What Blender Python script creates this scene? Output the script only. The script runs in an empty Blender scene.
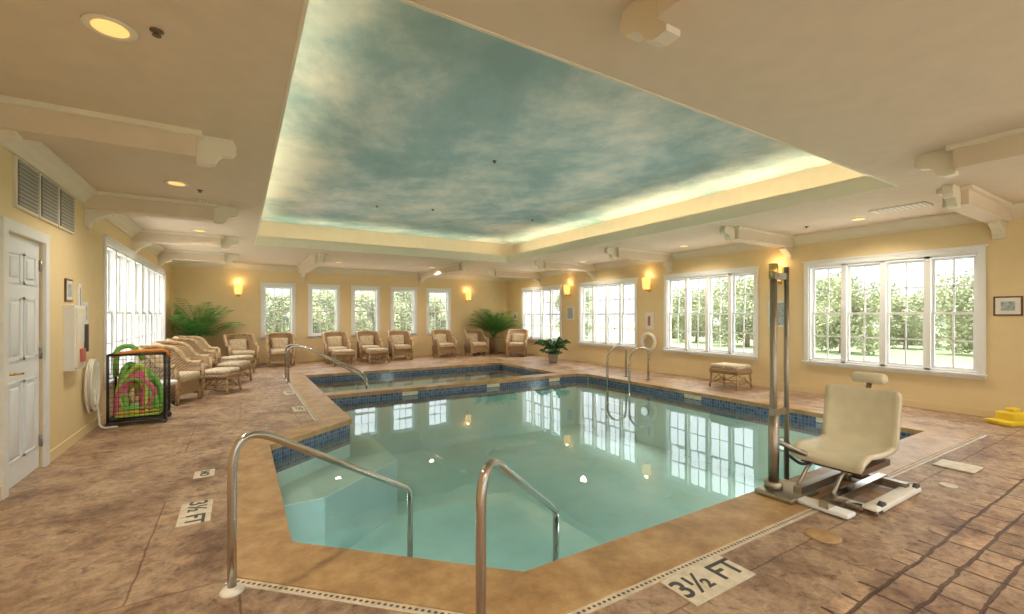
import bpy, bmesh, math, random
from mathutils import Vector, Matrix
from mathutils.geometry import tessellate_polygon
random.seed(7)
scene = bpy.context.scene
COL = scene.collection

# ------------------------------------------------------------------ materials
def newmat(name):
    m = bpy.data.materials.new(name); m.use_nodes = True
    nt = m.node_tree; b = nt.nodes['Principled BSDF']
    return m, nt, b
def N(nt, t, **kw):
    n = nt.nodes.new(t)
    for k, v in kw.items():
        if k in n.inputs.keys(): n.inputs[k].default_value = v
        else: setattr(n, k, v)
    return n
def ramp(nt, stops, src):
    r = nt.nodes.new('ShaderNodeValToRGB')
    e = r.color_ramp.elements
    e[0].position = stops[0][0]; e[0].color = (*stops[0][1], 1)
    e[1].position = stops[-1][0]; e[1].color = (*stops[-1][1], 1)
    for p, c in stops[1:-1]:
        x = e.new(p); x.color = (*c, 1)
    nt.links.new(src, r.inputs[0]); return r
def simple(name, col, rough=0.5, metal=0.0, nscale=6, var=0.06, bump=0.0, bscale=60, emit=None, estr=0):
    m, nt, b = newmat(name)
    b.inputs['Roughness'].default_value = rough
    b.inputs['Metallic'].default_value = metal
    tc = N(nt, 'ShaderNodeTexCoord')
    n = N(nt, 'ShaderNodeTexNoise', Scale=nscale, Detail=4.0)
    nt.links.new(tc.outputs['Object'], n.inputs['Vector'])
    lo = tuple(max(0, c*(1-var)) for c in col); hi = tuple(min(1, c*(1+var)) for c in col)
    r = ramp(nt, [(0.3, lo), (0.7, hi)], n.outputs['Fac'])
    nt.links.new(r.outputs[0], b.inputs['Base Color'])
    if bump > 0:
        n2 = N(nt, 'ShaderNodeTexNoise', Scale=bscale, Detail=3.0)
        nt.links.new(tc.outputs['Object'], n2.inputs['Vector'])
        bp = N(nt, 'ShaderNodeBump', Strength=bump, Distance=0.01)
        nt.links.new(n2.outputs['Fac'], bp.inputs['Height'])
        nt.links.new(bp.outputs[0], b.inputs['Normal'])
    if emit:
        b.inputs['Emission Color'].default_value = (*emit, 1)
        b.inputs['Emission Strength'].default_value = estr
    return m

M = {}
M['wall'] = simple('wall_paint', (0.81, 0.645, 0.37), 0.7, var=0.02, bump=0.05, bscale=200)
M['ceil'] = simple('ceiling_paint', (0.71, 0.585, 0.44), 0.8, var=0.03, bump=0.05, bscale=150)
M['trim'] = simple('trim_paint', (0.80, 0.72, 0.57), 0.45, var=0.02)
M['white'] = simple('white_paint', (0.85, 0.86, 0.86), 0.4, var=0.02)
M['doorw'] = simple('door_white', (0.82, 0.85, 0.9), 0.4, var=0.02)
M['steel'] = simple('brushed_steel', (0.52, 0.48, 0.43), 0.22, 1.0, var=0.03)
M['steel2'] = simple('dull_steel', (0.40, 0.36, 0.30), 0.35, 1.0, var=0.08)
M['brass'] = simple('brass', (0.75, 0.55, 0.22), 0.25, 1.0)
M['black'] = simple('black_plastic', (0.02, 0.02, 0.022), 0.5)
M['dark'] = simple('dark_grey', (0.08, 0.08, 0.08), 0.6)
M['grille'] = simple('vent_grille', (0.38, 0.37, 0.33), 0.5)
M['cushion'] = simple('cushion_fabric', (0.66, 0.55, 0.40), 0.9, nscale=25, var=0.25, bump=0.2, bscale=90)
M['plastic'] = simple('seat_plastic', (0.80, 0.72, 0.53), 0.35, var=0.06, nscale=9)
M['marker'] = simple('marker_tile', (0.72, 0.64, 0.50), 0.5, nscale=14, var=0.15)
M['leaf'] = simple('leaf_green', (0.13, 0.36, 0.08), 0.45, nscale=8, var=0.5)
M['leafdk'] = simple('leaf_dark', (0.04, 0.15, 0.05), 0.4, nscale=8, var=0.5)
M['trunk'] = simple('bark', (0.20, 0.15, 0.11), 0.9, nscale=20, var=0.4, bump=0.5, bscale=30)
M['soil'] = simple('soil', (0.05, 0.035, 0.025), 0.95)
M['pot'] = simple('pot_ceramic', (0.45, 0.40, 0.34), 0.3)
M['green'] = simple('foam_green', (0.25, 0.60, 0.12), 0.6, var=0.1)
M['lime'] = simple('foam_lime', (0.55, 0.72, 0.15), 0.6, var=0.1)
M['pink'] = simple('foam_pink', (0.78, 0.18, 0.30), 0.6, var=0.1)
M['orange'] = simple('foam_orange', (0.85, 0.30, 0.05), 0.6, var=0.1)
M['blue'] = simple('foam_blue', (0.08, 0.25, 0.6), 0.6, var=0.1)
M['yellow'] = simple('yellow_plastic', (0.85, 0.62, 0.04), 0.45, var=0.1)
M['red'] = simple('red_print', (0.55, 0.16, 0.13), 0.5)
M['paper'] = simple('paper', (0.8, 0.78, 0.72), 0.7)
M['paperb'] = simple('print_blue', (0.40, 0.46, 0.48), 0.7, nscale=40, var=0.4)
M['frame'] = simple('wood_frame', (0.13, 0.07, 0.035), 0.4, nscale=20, var=0.3)
M['hose'] = simple('white_hose', (0.82, 0.78, 0.68), 0.5)
M['sconce'] = simple('sconce_shade', (0.9, 0.6, 0.2), 0.5, emit=(1.0, 0.58, 0.16), estr=1.3)
M['canlit'] = simple('lamp_lens', (0.9, 0.6, 0.2), 0.5, emit=(1.0, 0.62, 0.20), estr=0.9)
M['tube'] = simple('cove_tube', (0.9, 0.8, 0.5), 0.5, emit=(1.0, 0.88, 0.5), estr=1.5)
M['lens'] = simple('pool_fill_lens', (0.8, 0.9, 0.9), 0.3, emit=(0.9, 1.0, 1.0), estr=0.6)  # glowing face of the added underwater fill lights
M['plaster'] = simple('pool_plaster', (0.66, 0.82, 0.78), 0.6, nscale=3, var=0.05)
M['stepw'] = simple('pool_step', (0.80, 0.87, 0.81), 0.6, nscale=3, var=0.05)
M['nosing'] = simple('step_nosing', (0.93, 0.92, 0.84), 0.6, nscale=3, var=0.03)
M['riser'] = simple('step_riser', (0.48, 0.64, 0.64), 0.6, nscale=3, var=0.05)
M['bounce_patio'] = simple('bounce_concrete', (0.68, 0.66, 0.62), 0.9, nscale=3, var=0.08)  # added pale paving, bounces daylight up to the ceiling

def coping_mat():
    m, nt, b = newmat('coping_concrete')
    tc = N(nt, 'ShaderNodeTexCoord')
    n = N(nt, 'ShaderNodeTexNoise', Scale=3.5, Detail=10.0, Roughness=0.72)
    nt.links.new(tc.outputs['Object'], n.inputs['Vector'])
    r = ramp(nt, [(0.3, (0.26, 0.14, 0.06)), (0.5, (0.45, 0.27, 0.115)), (0.70, (0.62, 0.42, 0.21))], n.outputs['Fac'])
    nt.links.new(r.outputs[0], b.inputs['Base Color'])
    b.inputs['Roughness'].default_value = 0.4
    bp = N(nt, 'ShaderNodeBump', Strength=0.25, Distance=0.01)
    nt.links.new(n.outputs['Fac'], bp.inputs['Height']); nt.links.new(bp.outputs[0], b.inputs['Normal'])
    return m
M['coping'] = coping_mat()

def floor_mat():
    m, nt, b = newmat('stamped_concrete')
    L = nt.links.new
    geo = N(nt, 'ShaderNodeNewGeometry')
    pos = geo.outputs['Position']
    n1 = N(nt, 'ShaderNodeTexNoise', Scale=1.7, Detail=12.0, Roughness=0.76, Distortion=0.3); L(pos, n1.inputs['Vector'])
    n2 = N(nt, 'ShaderNodeTexNoise', Scale=12.0, Detail=10.0, Roughness=0.78, Distortion=0.6); L(pos, n2.inputs['Vector'])
    base = ramp(nt, [(0.35, (0.19, 0.105, 0.065)), (0.44, (0.35, 0.22, 0.14)), (0.52, (0.49, 0.34, 0.225)), (0.66, (0.64, 0.50, 0.36))], n1.outputs['Fac'])
    r2 = ramp(nt, [(0.36, (0.34, 0.28, 0.25)), (0.45, (0.82, 0.79, 0.77)), (0.60, (1.2, 1.18, 1.15))], n2.outputs['Fac'])
    mul = N(nt, 'ShaderNodeMix', data_type='RGBA', blend_type='MULTIPLY'); mul.inputs[0].default_value = 0.95
    L(base.outputs[0], mul.inputs[6]); L(r2.outputs[0], mul.inputs[7])
    # distorted coords
    n3 = N(nt, 'ShaderNodeTexNoise', Scale=6.0, Detail=6.0); L(pos, n3.inputs['Vector'])
    sub = N(nt, 'ShaderNodeVectorMath', operation='SUBTRACT'); sub.inputs[1].default_value = (0.5, 0.5, 0.5); L(n3.outputs['Color'], sub.inputs[0])
    sc = N(nt, 'ShaderNodeVectorMath', operation='SCALE'); sc.inputs['Scale'].default_value = 0.04; L(sub.outputs[0], sc.inputs[0])
    add = N(nt, 'ShaderNodeVectorMath', operation='ADD'); L(pos, add.inputs[0]); L(sc.outputs[0], add.inputs[1])
    br = N(nt, 'ShaderNodeTexBrick', offset=0.37, squash=0.6, squash_frequency=2, offset_frequency=2)
    br.inputs['Scale'].default_value = 1.0; br.inputs['Mortar Size'].default_value = 0.011; br.inputs['Mortar Smooth'].default_value = 0.5
    br.inputs['Brick Width'].default_value = 0.34; br.inputs['Row Height'].default_value = 0.16
    br.inputs['Color1'].default_value = (0.80, 0.76, 0.76, 1); br.inputs['Color2'].default_value = (1.25, 1.20, 1.15, 1); br.inputs['Mortar'].default_value = (0.32, 0.22, 0.18, 1)
    L(add.outputs[0], br.inputs['Vector'])
    sc2 = N(nt, 'ShaderNodeVectorMath', operation='SCALE'); sc2.inputs['Scale'].default_value = 0.03; L(sub.outputs[0], sc2.inputs[0])
    add2 = N(nt, 'ShaderNodeVectorMath', operation='ADD'); L(pos, add2.inputs[0]); L(sc2.outputs[0], add2.inputs[1])
    bj = N(nt, 'ShaderNodeTexBrick', offset=0.42, squash=0.6, squash_frequency=2)
    bj.inputs['Scale'].default_value = 1.0; bj.inputs['Mortar Size'].default_value = 0.006; bj.inputs['Mortar Smooth'].default_value = 0.4
    bj.inputs['Brick Width'].default_value = 1.9; bj.inputs['Row Height'].default_value = 1.4
    bj.inputs['Color1'].default_value = (1, 1, 1, 1); bj.inputs['Color2'].default_value = (0.98, 0.97, 0.96, 1); bj.inputs['Mortar'].default_value = (0.58, 0.48, 0.42, 1)
    L(add2.outputs[0], bj.inputs['Vector'])
    sep = N(nt, 'ShaderNodeSeparateXYZ'); L(pos, sep.inputs[0])
    my = N(nt, 'ShaderNodeMath', operation='LESS_THAN'); my.inputs[1].default_value = 1.05; L(sep.outputs['Y'], my.inputs[0])
    mx = N(nt, 'ShaderNodeMath', operation='GREATER_THAN'); mx.inputs[1].default_value = 2.05; L(sep.outputs['X'], mx.inputs[0])
    mk = N(nt, 'ShaderNodeMath', operation='MULTIPLY'); L(my.outputs[0], mk.inputs[0]); L(mx.outputs[0], mk.inputs[1])
    sel = N(nt, 'ShaderNodeMix', data_type='RGBA'); L(mk.outputs[0], sel.inputs[0]); L(bj.outputs['Color'], sel.inputs[6]); L(br.outputs['Color'], sel.inputs[7])
    fin = N(nt, 'ShaderNodeMix', data_type='RGBA', blend_type='MULTIPLY'); fin.inputs[0].default_value = 1.0
    L(mul.outputs[2], fin.inputs[6]); L(sel.outputs[2], fin.inputs[7])
    L(fin.outputs[2], b.inputs['Base Color'])
    inv = N(nt, 'ShaderNodeMath', operation='MULTIPLY'); L(br.outputs['Fac'], inv.inputs[0]); L(mk.outputs[0], inv.inputs[1])
    h1 = N(nt, 'ShaderNodeMath', operation='MULTIPLY_ADD'); L(inv.outputs[0], h1.inputs[0]); h1.inputs[1].default_value = -1.2; L(n2.outputs['Fac'], h1.inputs[2])
    h2 = N(nt, 'ShaderNodeMath', operation='MULTIPLY_ADD'); L(bj.outputs['Fac'], h2.inputs[0]); h2.inputs[1].default_value = -0.4; L(h1.outputs[0], h2.inputs[2])
    bp = N(nt, 'ShaderNodeBump', Strength=0.85, Distance=0.022); L(h2.outputs[0], bp.inputs['Height']); L(bp.outputs[0], b.inputs['Normal'])
    rr = N(nt, 'ShaderNodeMapRange'); L(n1.outputs['Fac'], rr.inputs[0]); rr.inputs[3].default_value = 0.3; rr.inputs[4].default_value = 0.55
    L(rr.outputs[0], b.inputs['Roughness'])
    return m
M['floor'] = floor_mat()

def sky_paint():
    m, nt, b = newmat('painted_sky')
    L = nt.links.new
    geo = N(nt, 'ShaderNodeNewGeometry')
    mp = N(nt, 'ShaderNodeMapping'); mp.inputs['Scale'].default_value = (0.85, 0.7, 0.6); mp.inputs['Rotation'].default_value = (0, 0, 0.3); mp.inputs['Location'].default_value = (1.3, 0.4, 0)
    L(geo.outputs['Position'], mp.inputs['Vector'])
    n = N(nt, 'ShaderNodeTexNoise', Scale=0.62, Detail=12.0, Roughness=0.66, Distortion=0.15); L(mp.outputs[0], n.inputs['Vector'])
    r = ramp(nt, [(0.36, (0.33, 0.50, 0.54)), (0.45, (0.43, 0.59, 0.62)), (0.52, (0.64, 0.74, 0.74)), (0.62, (0.93, 0.93, 0.88))], n.outputs['Fac'])
    L(r.outputs[0], b.inputs['Base Color']); b.inputs['Roughness'].default_value = 0.85
    return m
M['sky'] = sky_paint()

def tile_mat():
    m, nt, b = newmat('blue_mosaic_tile')
    L = nt.links.new
    geo = N(nt, 'ShaderNodeNewGeometry')
    sep = N(nt, 'ShaderNodeSeparateXYZ'); L(geo.outputs['Position'], sep.inputs[0])
    ad = N(nt, 'ShaderNodeMath', operation='ADD'); L(sep.outputs['X'], ad.inputs[0]); L(sep.outputs['Y'], ad.inputs[1])
    cb = N(nt, 'ShaderNodeCombineXYZ'); L(ad.outputs[0], cb.inputs['X']); L(sep.outputs['Z'], cb.inputs['Y'])
    br = N(nt, 'ShaderNodeTexBrick', offset=0.0)
    br.inputs['Scale'].default_value = 1.0; br.inputs['Mortar Size'].default_value = 0.0025
    br.inputs['Brick Width'].default_value = 0.05; br.inputs['Row Height'].default_value = 0.05
    br.inputs['Color1'].default_value = (0.04, 0.06, 0.15, 1); br.inputs['Color2'].default_value = (0.13, 0.18, 0.29, 1); br.inputs['Mortar'].default_value = (0.32, 0.35, 0.40, 1)
    L(cb.outputs[0], br.inputs['Vector']); L(br.outputs['Color'], b.inputs['Base Color'])
    b.inputs['Roughness'].default_value = 0.2
    return m
M['tile'] = tile_mat()

def water_mat():
    m = bpy.data.materials.new('pool_water'); m.use_nodes = True
    nt = m.node_tree; nt.nodes.clear(); L = nt.links.new
    out = N(nt, 'ShaderNodeOutputMaterial')
    tr = N(nt, 'ShaderNodeBsdfTransparent'); tr.inputs[0].default_value = (0.76, 0.925, 0.905, 1)
    gl = N(nt, 'ShaderNodeBsdfGlossy'); gl.inputs['Roughness'].default_value = 0.012; gl.inputs[0].default_value = (1, 1, 1, 1)
    geo = N(nt, 'ShaderNodeNewGeometry')
    n = N(nt, 'ShaderNodeTexNoise', Scale=1.6, Detail=2.0); L(geo.outputs['Position'], n.inputs['Vector'])
    bp = N(nt, 'ShaderNodeBump', Strength=0.06, Distance=0.03); L(n.outputs['Fac'], bp.inputs['Height'])
    fr = N(nt, 'ShaderNodeFresnel', IOR=1.40); L(bp.outputs[0], fr.inputs['Normal']); L(bp.outputs[0], gl.inputs['Normal'])
    mx = N(nt, 'ShaderNodeMixShader'); L(fr.outputs[0], mx.inputs[0]); L(tr.outputs[0], mx.inputs[1]); L(gl.outputs[0], mx.inputs[2])
    L(mx.outputs[0], out.inputs[0]); return m
M['water'] = water_mat()

def glass_mat():
    m = bpy.data.materials.new('window_glass'); m.use_nodes = True
    nt = m.node_tree; nt.nodes.clear(); L = nt.links.new
    out = N(nt, 'ShaderNodeOutputMaterial')
    tr = N(nt, 'ShaderNodeBsdfTransparent'); gl = N(nt, 'ShaderNodeBsdfGlossy'); gl.inputs['Roughness'].default_value = 0.02
    n = N(nt, 'ShaderNodeTexNoise', Scale=2.0); r = ramp(nt, [(0, (0.95, 0.97, 0.97)), (1, (1, 1, 1))], n.outputs['Fac']); L(r.outputs[0], tr.inputs[0])
    mx = N(nt, 'ShaderNodeMixShader'); mx.inputs[0].default_value = 0.04
    L(tr.outputs[0], mx.inputs[1]); L(gl.outputs[0], mx.inputs[2]); L(mx.outputs[0], out.inputs[0]); return m
M['glass'] = glass_mat()

def wicker_mat():
    m, nt, b = newmat('wicker'); L = nt.links.new
    tc = N(nt, 'ShaderNodeTexCoord')
    w1 = N(nt, 'ShaderNodeTexWave', Scale=14.0, Distortion=1.0); w1.bands_direction = 'Z'; L(tc.outputs['Object'], w1.inputs['Vector'])
    w2 = N(nt, 'ShaderNodeTexWave', Scale=11.0, Distortion=1.0); w2.bands_direction = 'DIAGONAL'; L(tc.outputs['Object'], w2.inputs['Vector'])
    mu = N(nt, 'ShaderNodeMath', operation='MULTIPLY'); L(w1.outputs['Fac'], mu.inputs[0]); L(w2.outputs['Fac'], mu.inputs[1])
    r = ramp(nt, [(0.05, (0.26, 0.15, 0.07)), (0.6, (0.58, 0.41, 0.23))], mu.outputs[0])
    L(r.outputs[0], b.inputs['Base Color']); b.inputs['Roughness'].default_value = 0.6
    bp = N(nt, 'ShaderNodeBump', Strength=0.6, Distance=0.01); L(mu.outputs[0], bp.inputs['Height']); L(bp.outputs[0], b.inputs['Normal'])
    return m
M['wicker'] = wicker_mat()
M['rattan'] = simple('rattan_cane', (0.50, 0.34, 0.18), 0.5, nscale=15, var=0.3)
M['grass'] = simple('grass', (0.20, 0.24, 0.12), 0.9, nscale=3, var=0.25)
def foliage(name, a, c):
    m, nt, b = newmat(name); L = nt.links.new
    geo = N(nt, 'ShaderNodeNewGeometry')
    n = N(nt, 'ShaderNodeTexNoise', Scale=0.9, Detail=5.0); L(geo.outputs['Position'], n.inputs['Vector'])
    r = ramp(nt, [(0.3, a), (0.7, c)], n.outputs['Fac']); L(r.outputs[0], b.inputs['Base Color'])
    b.inputs['Roughness'].default_value = 0.9; b.inputs['Specular IOR Level'].default_value = 0.1
    return m
M['fol'] = foliage('tree_foliage', (0.24, 0.28, 0.17), (0.48, 0.48, 0.30))

# ------------------------------------------------------------------ mesh builder
class MB:
    def __init__(s, name, mats):
        s.name = name; s.mats = mats; s.bm = bmesh.new(); s.T = Matrix.Identity(4)
    def mi(s, m):
        if m not in s.mats: s.mats.append(m)
        return s.mats.index(m)
    def _v(s, p): return s.bm.verts.new(s.T @ Vector(p))
    def face(s, pts, m, smooth=False):
        f = s.bm.faces.new([s._v(p) for p in pts]); f.material_index = s.mi(m); f.smooth = smooth; return f
    def box(s, lo, hi, m):
        x0, y0, z0 = lo; x1, y1, z1 = hi
        v = [s._v(p) for p in [(x0,y0,z0),(x1,y0,z0),(x1,y1,z0),(x0,y1,z0),(x0,y0,z1),(x1,y0,z1),(x1,y1,z1),(x0,y1,z1)]]
        k = s.mi(m)
        for q in [(3,2,1,0),(4,5,6,7),(0,1,5,4),(1,2,6,5),(2,3,7,6),(3,0,4,7)]:
            f = s.bm.faces.new([v[i] for i in q]); f.material_index = k
    def rbox(s, lo, hi, m, r=0.03, seg=3):
        b2 = bmesh.new(); bmesh.ops.create_cube(b2, size=1.0)
        for v in b2.verts:
            v.co = Vector([(lo[i]+hi[i])/2 + v.co[i]*(hi[i]-lo[i]) for i in range(3)])
        bmesh.ops.bevel(b2, geom=list(b2.edges), offset=r, segments=seg, affect='EDGES', profile=0.5)
        k = s.mi(m); mp = {}
        for v in b2.verts: mp[v] = s._v(v.co)
        for f in b2.faces:
            g = s.bm.faces.new([mp[v] for v in f.verts]); g.material_index = k; g.smooth = True
        b2.free()
    def rings(s, rings, m, closed=False, caps=True, smooth=True):
        k = s.mi(m); R = [[s._v(p) for p in r] for r in rings]; n = len(R[0])
        cnt = len(R) if closed else len(R)-1
        for i in range(cnt):
            a, b = R[i], R[(i+1) % len(R)]
            for j in range(n):
                f = s.bm.faces.new([a[j], a[(j+1) % n], b[(j+1) % n], b[j]]); f.material_index = k; f.smooth = smooth
        if caps and not closed:
            f = s.bm.faces.new(R[0][::-1]); f.material_index = k
            f = s.bm.faces.new(R[-1]); f.material_index = k
    def tube(s, pts, r, m, seg=10, closed=False):
        P = [Vector(p) for p in pts]; n = len(P); rings = []
        up = None
        for i in range(n):
            if closed: t = (P[(i+1) % n]-P[i-1]).normalized()
            else: t = (P[min(i+1, n-1)]-P[max(i-1, 0)]).normalized()
            if up is None:
                up = Vector((0, 0, 1)) if abs(t.z) < 0.9 else Vector((1, 0, 0))
            a = (up - t*up.dot(t)).normalized(); up = a; b = t.cross(a)
            rr = r[i] if isinstance(r, (list, tuple)) else r
            rings.append([P[i] + (a*math.cos(2*math.pi*j/seg)+b*math.sin(2*math.pi*j/seg))*rr for j in range(seg)])
        s.rings(rings, m, closed=closed)
    def cyl(s, p, r, z0, z1, m, seg=20, r2=None):
        s.lathe([(r, z0), (r if r2 is None else r2, z1)], p, m, seg)
    def lathe(s, prof, p, m, seg=24):
        s.rings([[(p[0]+r*math.cos(2*math.pi*j/seg), p[1]+r*math.sin(2*math.pi*j/seg), z) for j in range(seg)] for r, z in prof], m)
    def prism(s, poly, z0, z1, m):
        k = s.mi(m); a = [s._v((x, y, z0)) for x, y in poly]; b = [s._v((x, y, z1)) for x, y in poly]; n = len(poly)
        f = s.bm.faces.new(a[::-1]); f.material_index = k
        f = s.bm.faces.new(b); f.material_index = k
        for i in range(n):
            f = s.bm.faces.new([a[i], a[(i+1) % n], b[(i+1) % n], b[i]]); f.material_index = k
    def holed(s, outer, hole, z, m):
        k = s.mi(m); pts = [Vector((x, y, 0)) for x, y in outer]+[Vector((x, y, 0)) for x, y in hole]
        tris = tessellate_polygon([[Vector((x, y, 0)) for x, y in outer], [Vector((x, y, 0)) for x, y in hole]])
        V = [s._v((p.x, p.y, z)) for p in pts]
        for t in tris:
            try:
                f = s.bm.faces.new([V[i] for i in t]); f.material_index = k
                f.normal_update()
                if f.normal.z < 0: f.normal_flip()
            except ValueError: pass
    def done(s, loc=(0, 0, 0), rot=0, fixn=True):
        if fixn: bmesh.ops.recalc_face_normals(s.bm, faces=list(s.bm.faces))
        me = bpy.data.meshes.new(s.name); s.bm.to_mesh(me); s.bm.free()
        for m in s.mats: me.materials.append(M[m])
        o = bpy.data.objects.new(s.name, me); o.location = loc; o.rotation_euler = (0, 0, rot); COL.objects.link(o)
        return o
def inst(o, loc, rot=0, sc=1.0):
    c = bpy.data.objects.new(o.name.split('.')[0], o.data); c.location = loc; c.rotation_euler = (0, 0, rot); c.scale = (sc, sc, sc)
    COL.objects.link(c); return c
def fillet(pts, r, n=6):
    P = [Vector(p) for p in pts]; out = [P[0]]
    for i in range(1, len(P)-1):
        a = (P[i-1]-P[i]); b = (P[i+1]-P[i]); rr = min(r, a.length*0.48, b.length*0.48)
        A = P[i]+a.normalized()*rr; B = P[i]+b.normalized()*rr
        for k in range(n+1):
            t = k/n; out.append(A*(1-t)**2+P[i]*2*t*(1-t)+B*t*t)
    out.append(P[-1]); return out
def offset_poly(poly, d):
    n = len(poly); area = sum(poly[i][0]*poly[(i+1) % n][1]-poly[(i+1) % n][0]*poly[i][1] for i in range(n))
    sg = 1 if area > 0 else -1; out = []
    for i in range(n):
        p0 = Vector(poly[i-1]); p = Vector(poly[i]); p1 = Vector(poly[(i+1) % n])
        e0 = (p-p0).normalized(); e1 = (p1-p).normalized()
        n0 = Vector((e0.y, -e0.x))*sg; n1 = Vector((e1.y, -e1.x))*sg
        b = (n0+n1); b = b/ (1+n0.dot(n1)); q = p+b*d; out.append((q.x, q.y))
    return out

# ------------------------------------------------------------------ room constants
XL, XR, YF, YB, ZC = -1.555, 8.75, 14.7, -3.0, 2.85
TX0, TX1, TY0, TY1, ZS = 0.25, 6.3, 2.0, 10.6, 3.46

POOL = [(0.25, 3.02), (1.3, 2.0), (7.0, 1.95), (7.0, 8.0), (6.5, 8.55), (6.5, 11.25), (1.25, 11.25), (1.25, 6.2), (0.25, 5.4)]
def outer(d):
    P = offset_poly(POOL, d)
    P[0] = (P[0][0]+.09, P[0][1]-.0875); P[8] = (P[8][0]+.09, P[8][1]+.03)
    return P
COPE = outer(0.36); DRAIN = outer(0.41)
n = len(POOL)

b = MB('floor', [])
b.holed([(XL-.1, YB-.1), (XR+.1, YB-.1), (XR+.1, YF+.1), (XL-.1, YF+.1)], DRAIN, 0, 'floor')
DR = (0, 1, 6)
for i in range(n):
    if i not in DR:
        j = (i+1) % n; b.face([(*DRAIN[i], 0), (*DRAIN[j], 0), (*COPE[j], 0), (*COPE[i], 0)], 'floor')
b.done(fixn=False)

b = MB('pool_coping', [])
Zc = 0.012
lip = offset_poly(POOL, -0.02)
b.holed(COPE, lip, Zc, 'coping')
for i in range(n):
    j = (i+1) % n
    b.face([(*lip[i], Zc), (*lip[j], Zc), (*lip[j], -0.05), (*lip[i], -0.05)], 'coping')
    b.face([(*lip[i], -0.05), (*lip[j], -0.05), (*POOL[j], -0.05), (*POOL[i], -0.05)], 'coping')
    b.face([(*COPE[i], Zc), (*COPE[j], Zc), (*COPE[j], -0.05), (*COPE[i], -0.05)], 'coping')
b.prism([(1.23, 8.2), (6.86, 8.2), (6.52, 8.55), (1.23, 8.5)], -0.05, Zc+0.004, 'coping')
b.done(fixn=False)

b = MB('pool_shell', [])
for i in range(n):
    j = (i+1) % n
    b.face([(*POOL[i], -0.05), (*POOL[j], -0.05), (*POOL[j], -0.32), (*POOL[i], -0.32)], 'tile')
    b.face([(*POOL[i], -0.32), (*POOL[j], -0.32), (*POOL[j], -1.2), (*POOL[i], -1.2)], 'plaster')
b.prism(POOL, -1.3, -1.2, 'plaster')
b.prism([(1.25, 8.22), (6.8, 8.22), (6.5, 8.5), (1.25, 8.48)], -0.30, -0.052, 'tile')
b.prism([(1.25, 8.22), (6.8, 8.22), (6.5, 8.5), (1.25, 8.48)], -1.2, -0.30, 'plaster')
# entry steps: riser-coloured body, tread on top, pale nosing along the edge
for c, z in [(4.75, -0.92), (4.3, -0.66), (3.85, -0.40)]:
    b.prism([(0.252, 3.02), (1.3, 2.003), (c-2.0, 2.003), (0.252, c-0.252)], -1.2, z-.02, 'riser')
    b.prism([(0.252, 3.02), (1.3, 2.003), (c-2.0, 2.003), (0.252, c-0.252)], z-.02, z, 'stepw')
    b.prism([(c-.11-2.0, 2.004), (c+.01-2.0, 2.004), (0.254, c+.01-0.254), (0.254, c-.11-0.254)], z-.03, z+.006, 'nosing')
# side bench under the left notch
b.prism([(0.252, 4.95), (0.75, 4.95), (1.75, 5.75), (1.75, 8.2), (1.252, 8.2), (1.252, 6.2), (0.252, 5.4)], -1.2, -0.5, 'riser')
b.prism([(0.254, 4.95), (0.75, 4.95), (1.75, 5.75), (1.75, 8.2), (1.254, 8.2), (1.254, 6.2), (0.254, 5.4)], -0.5, -0.49, 'stepw')
b.done(fixn=False)

b = MB('pool_water', [])
b.face([(x, y, -0.13) for x, y in POOL], 'water')
o = b.done(fixn=False)

b = MB('deck_drain', [])
mid = outer(0.385)
for i in DR:
    j = (i+1) % n; b.face([(*DRAIN[i], .004), (*DRAIN[j], .004), (*COPE[j], .004), (*COPE[i], .004)], 'marker')
    a = Vector(mid[i]); c = Vector(mid[j]); Ln = (c-a).length; k = int(Ln/0.032)
    for q in range(k):
        p = a.lerp(c, (q+.5)/k)
        b.face([(p.x+.010*math.cos(t*math.pi/3), p.y+.010*math.sin(t*math.pi/3), 0.006) for t in range(6)], 'frame')
b.done(fixn=False)

# ------------------------------------------------------------------ walls with openings
ZT = 3.6
def wall(name, axis, c0, c1, u0, u1, ops):
    b = MB(name, [])
    def bx(a0, a1, z0, z1):
        if a1-a0 < 1e-4 or z1-z0 < 1e-4: return
        if axis == 'x': b.box((c0, a0, z0), (c1, a1, z1), 'wall')
        else: b.box((a0, c0, z0), (a1, c1, z1), 'wall')
    cur = u0
    for a, e, z0, z1 in sorted(ops):
        bx(cur, a, 0, ZT); bx(a, e, 0, z0); bx(a, e, z1, ZT); cur = e
    bx(cur, u1, 0, ZT); return b.done()
RW = [(-2.4, -0.1), (1.90, 4.06), (5.05, 7.19), (8.2, 10.36), (11.36, 13.55)]  # first opening is out of view, added to let in daylight
NW_ADDED = [(-1.0, 2.0), (2.4, 5.4), (5.8, 8.3)]  # unseen near-wall windows, added to bring in more daylight
FW = [(0.57+1.25*i, 1.33+1.25*i) for i in range(5)]
LW = (7.95, 13.35)
wall('wall_right', 'x', XR, XR+0.15, YB, YF, [(a, e, 0.58, 2.27) for a, e in RW])
wall('wall_far', 'y', YF, YF+0.15, XL-.15, XR+.15, [(a, e, 0.78, 2.24) for a, e in FW])
wall('wall_left', 'x', XL-0.15, XL, YB, YF, [(4.97, 5.75, 0, 2.06), (LW[0], LW[1], 0.5, 2.36)])
wall('wall_near', 'y', YB-.15, YB, XL-.15, XR+.15, [(a, e, 0.2, 2.5) for a, e in NW_ADDED])

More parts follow.
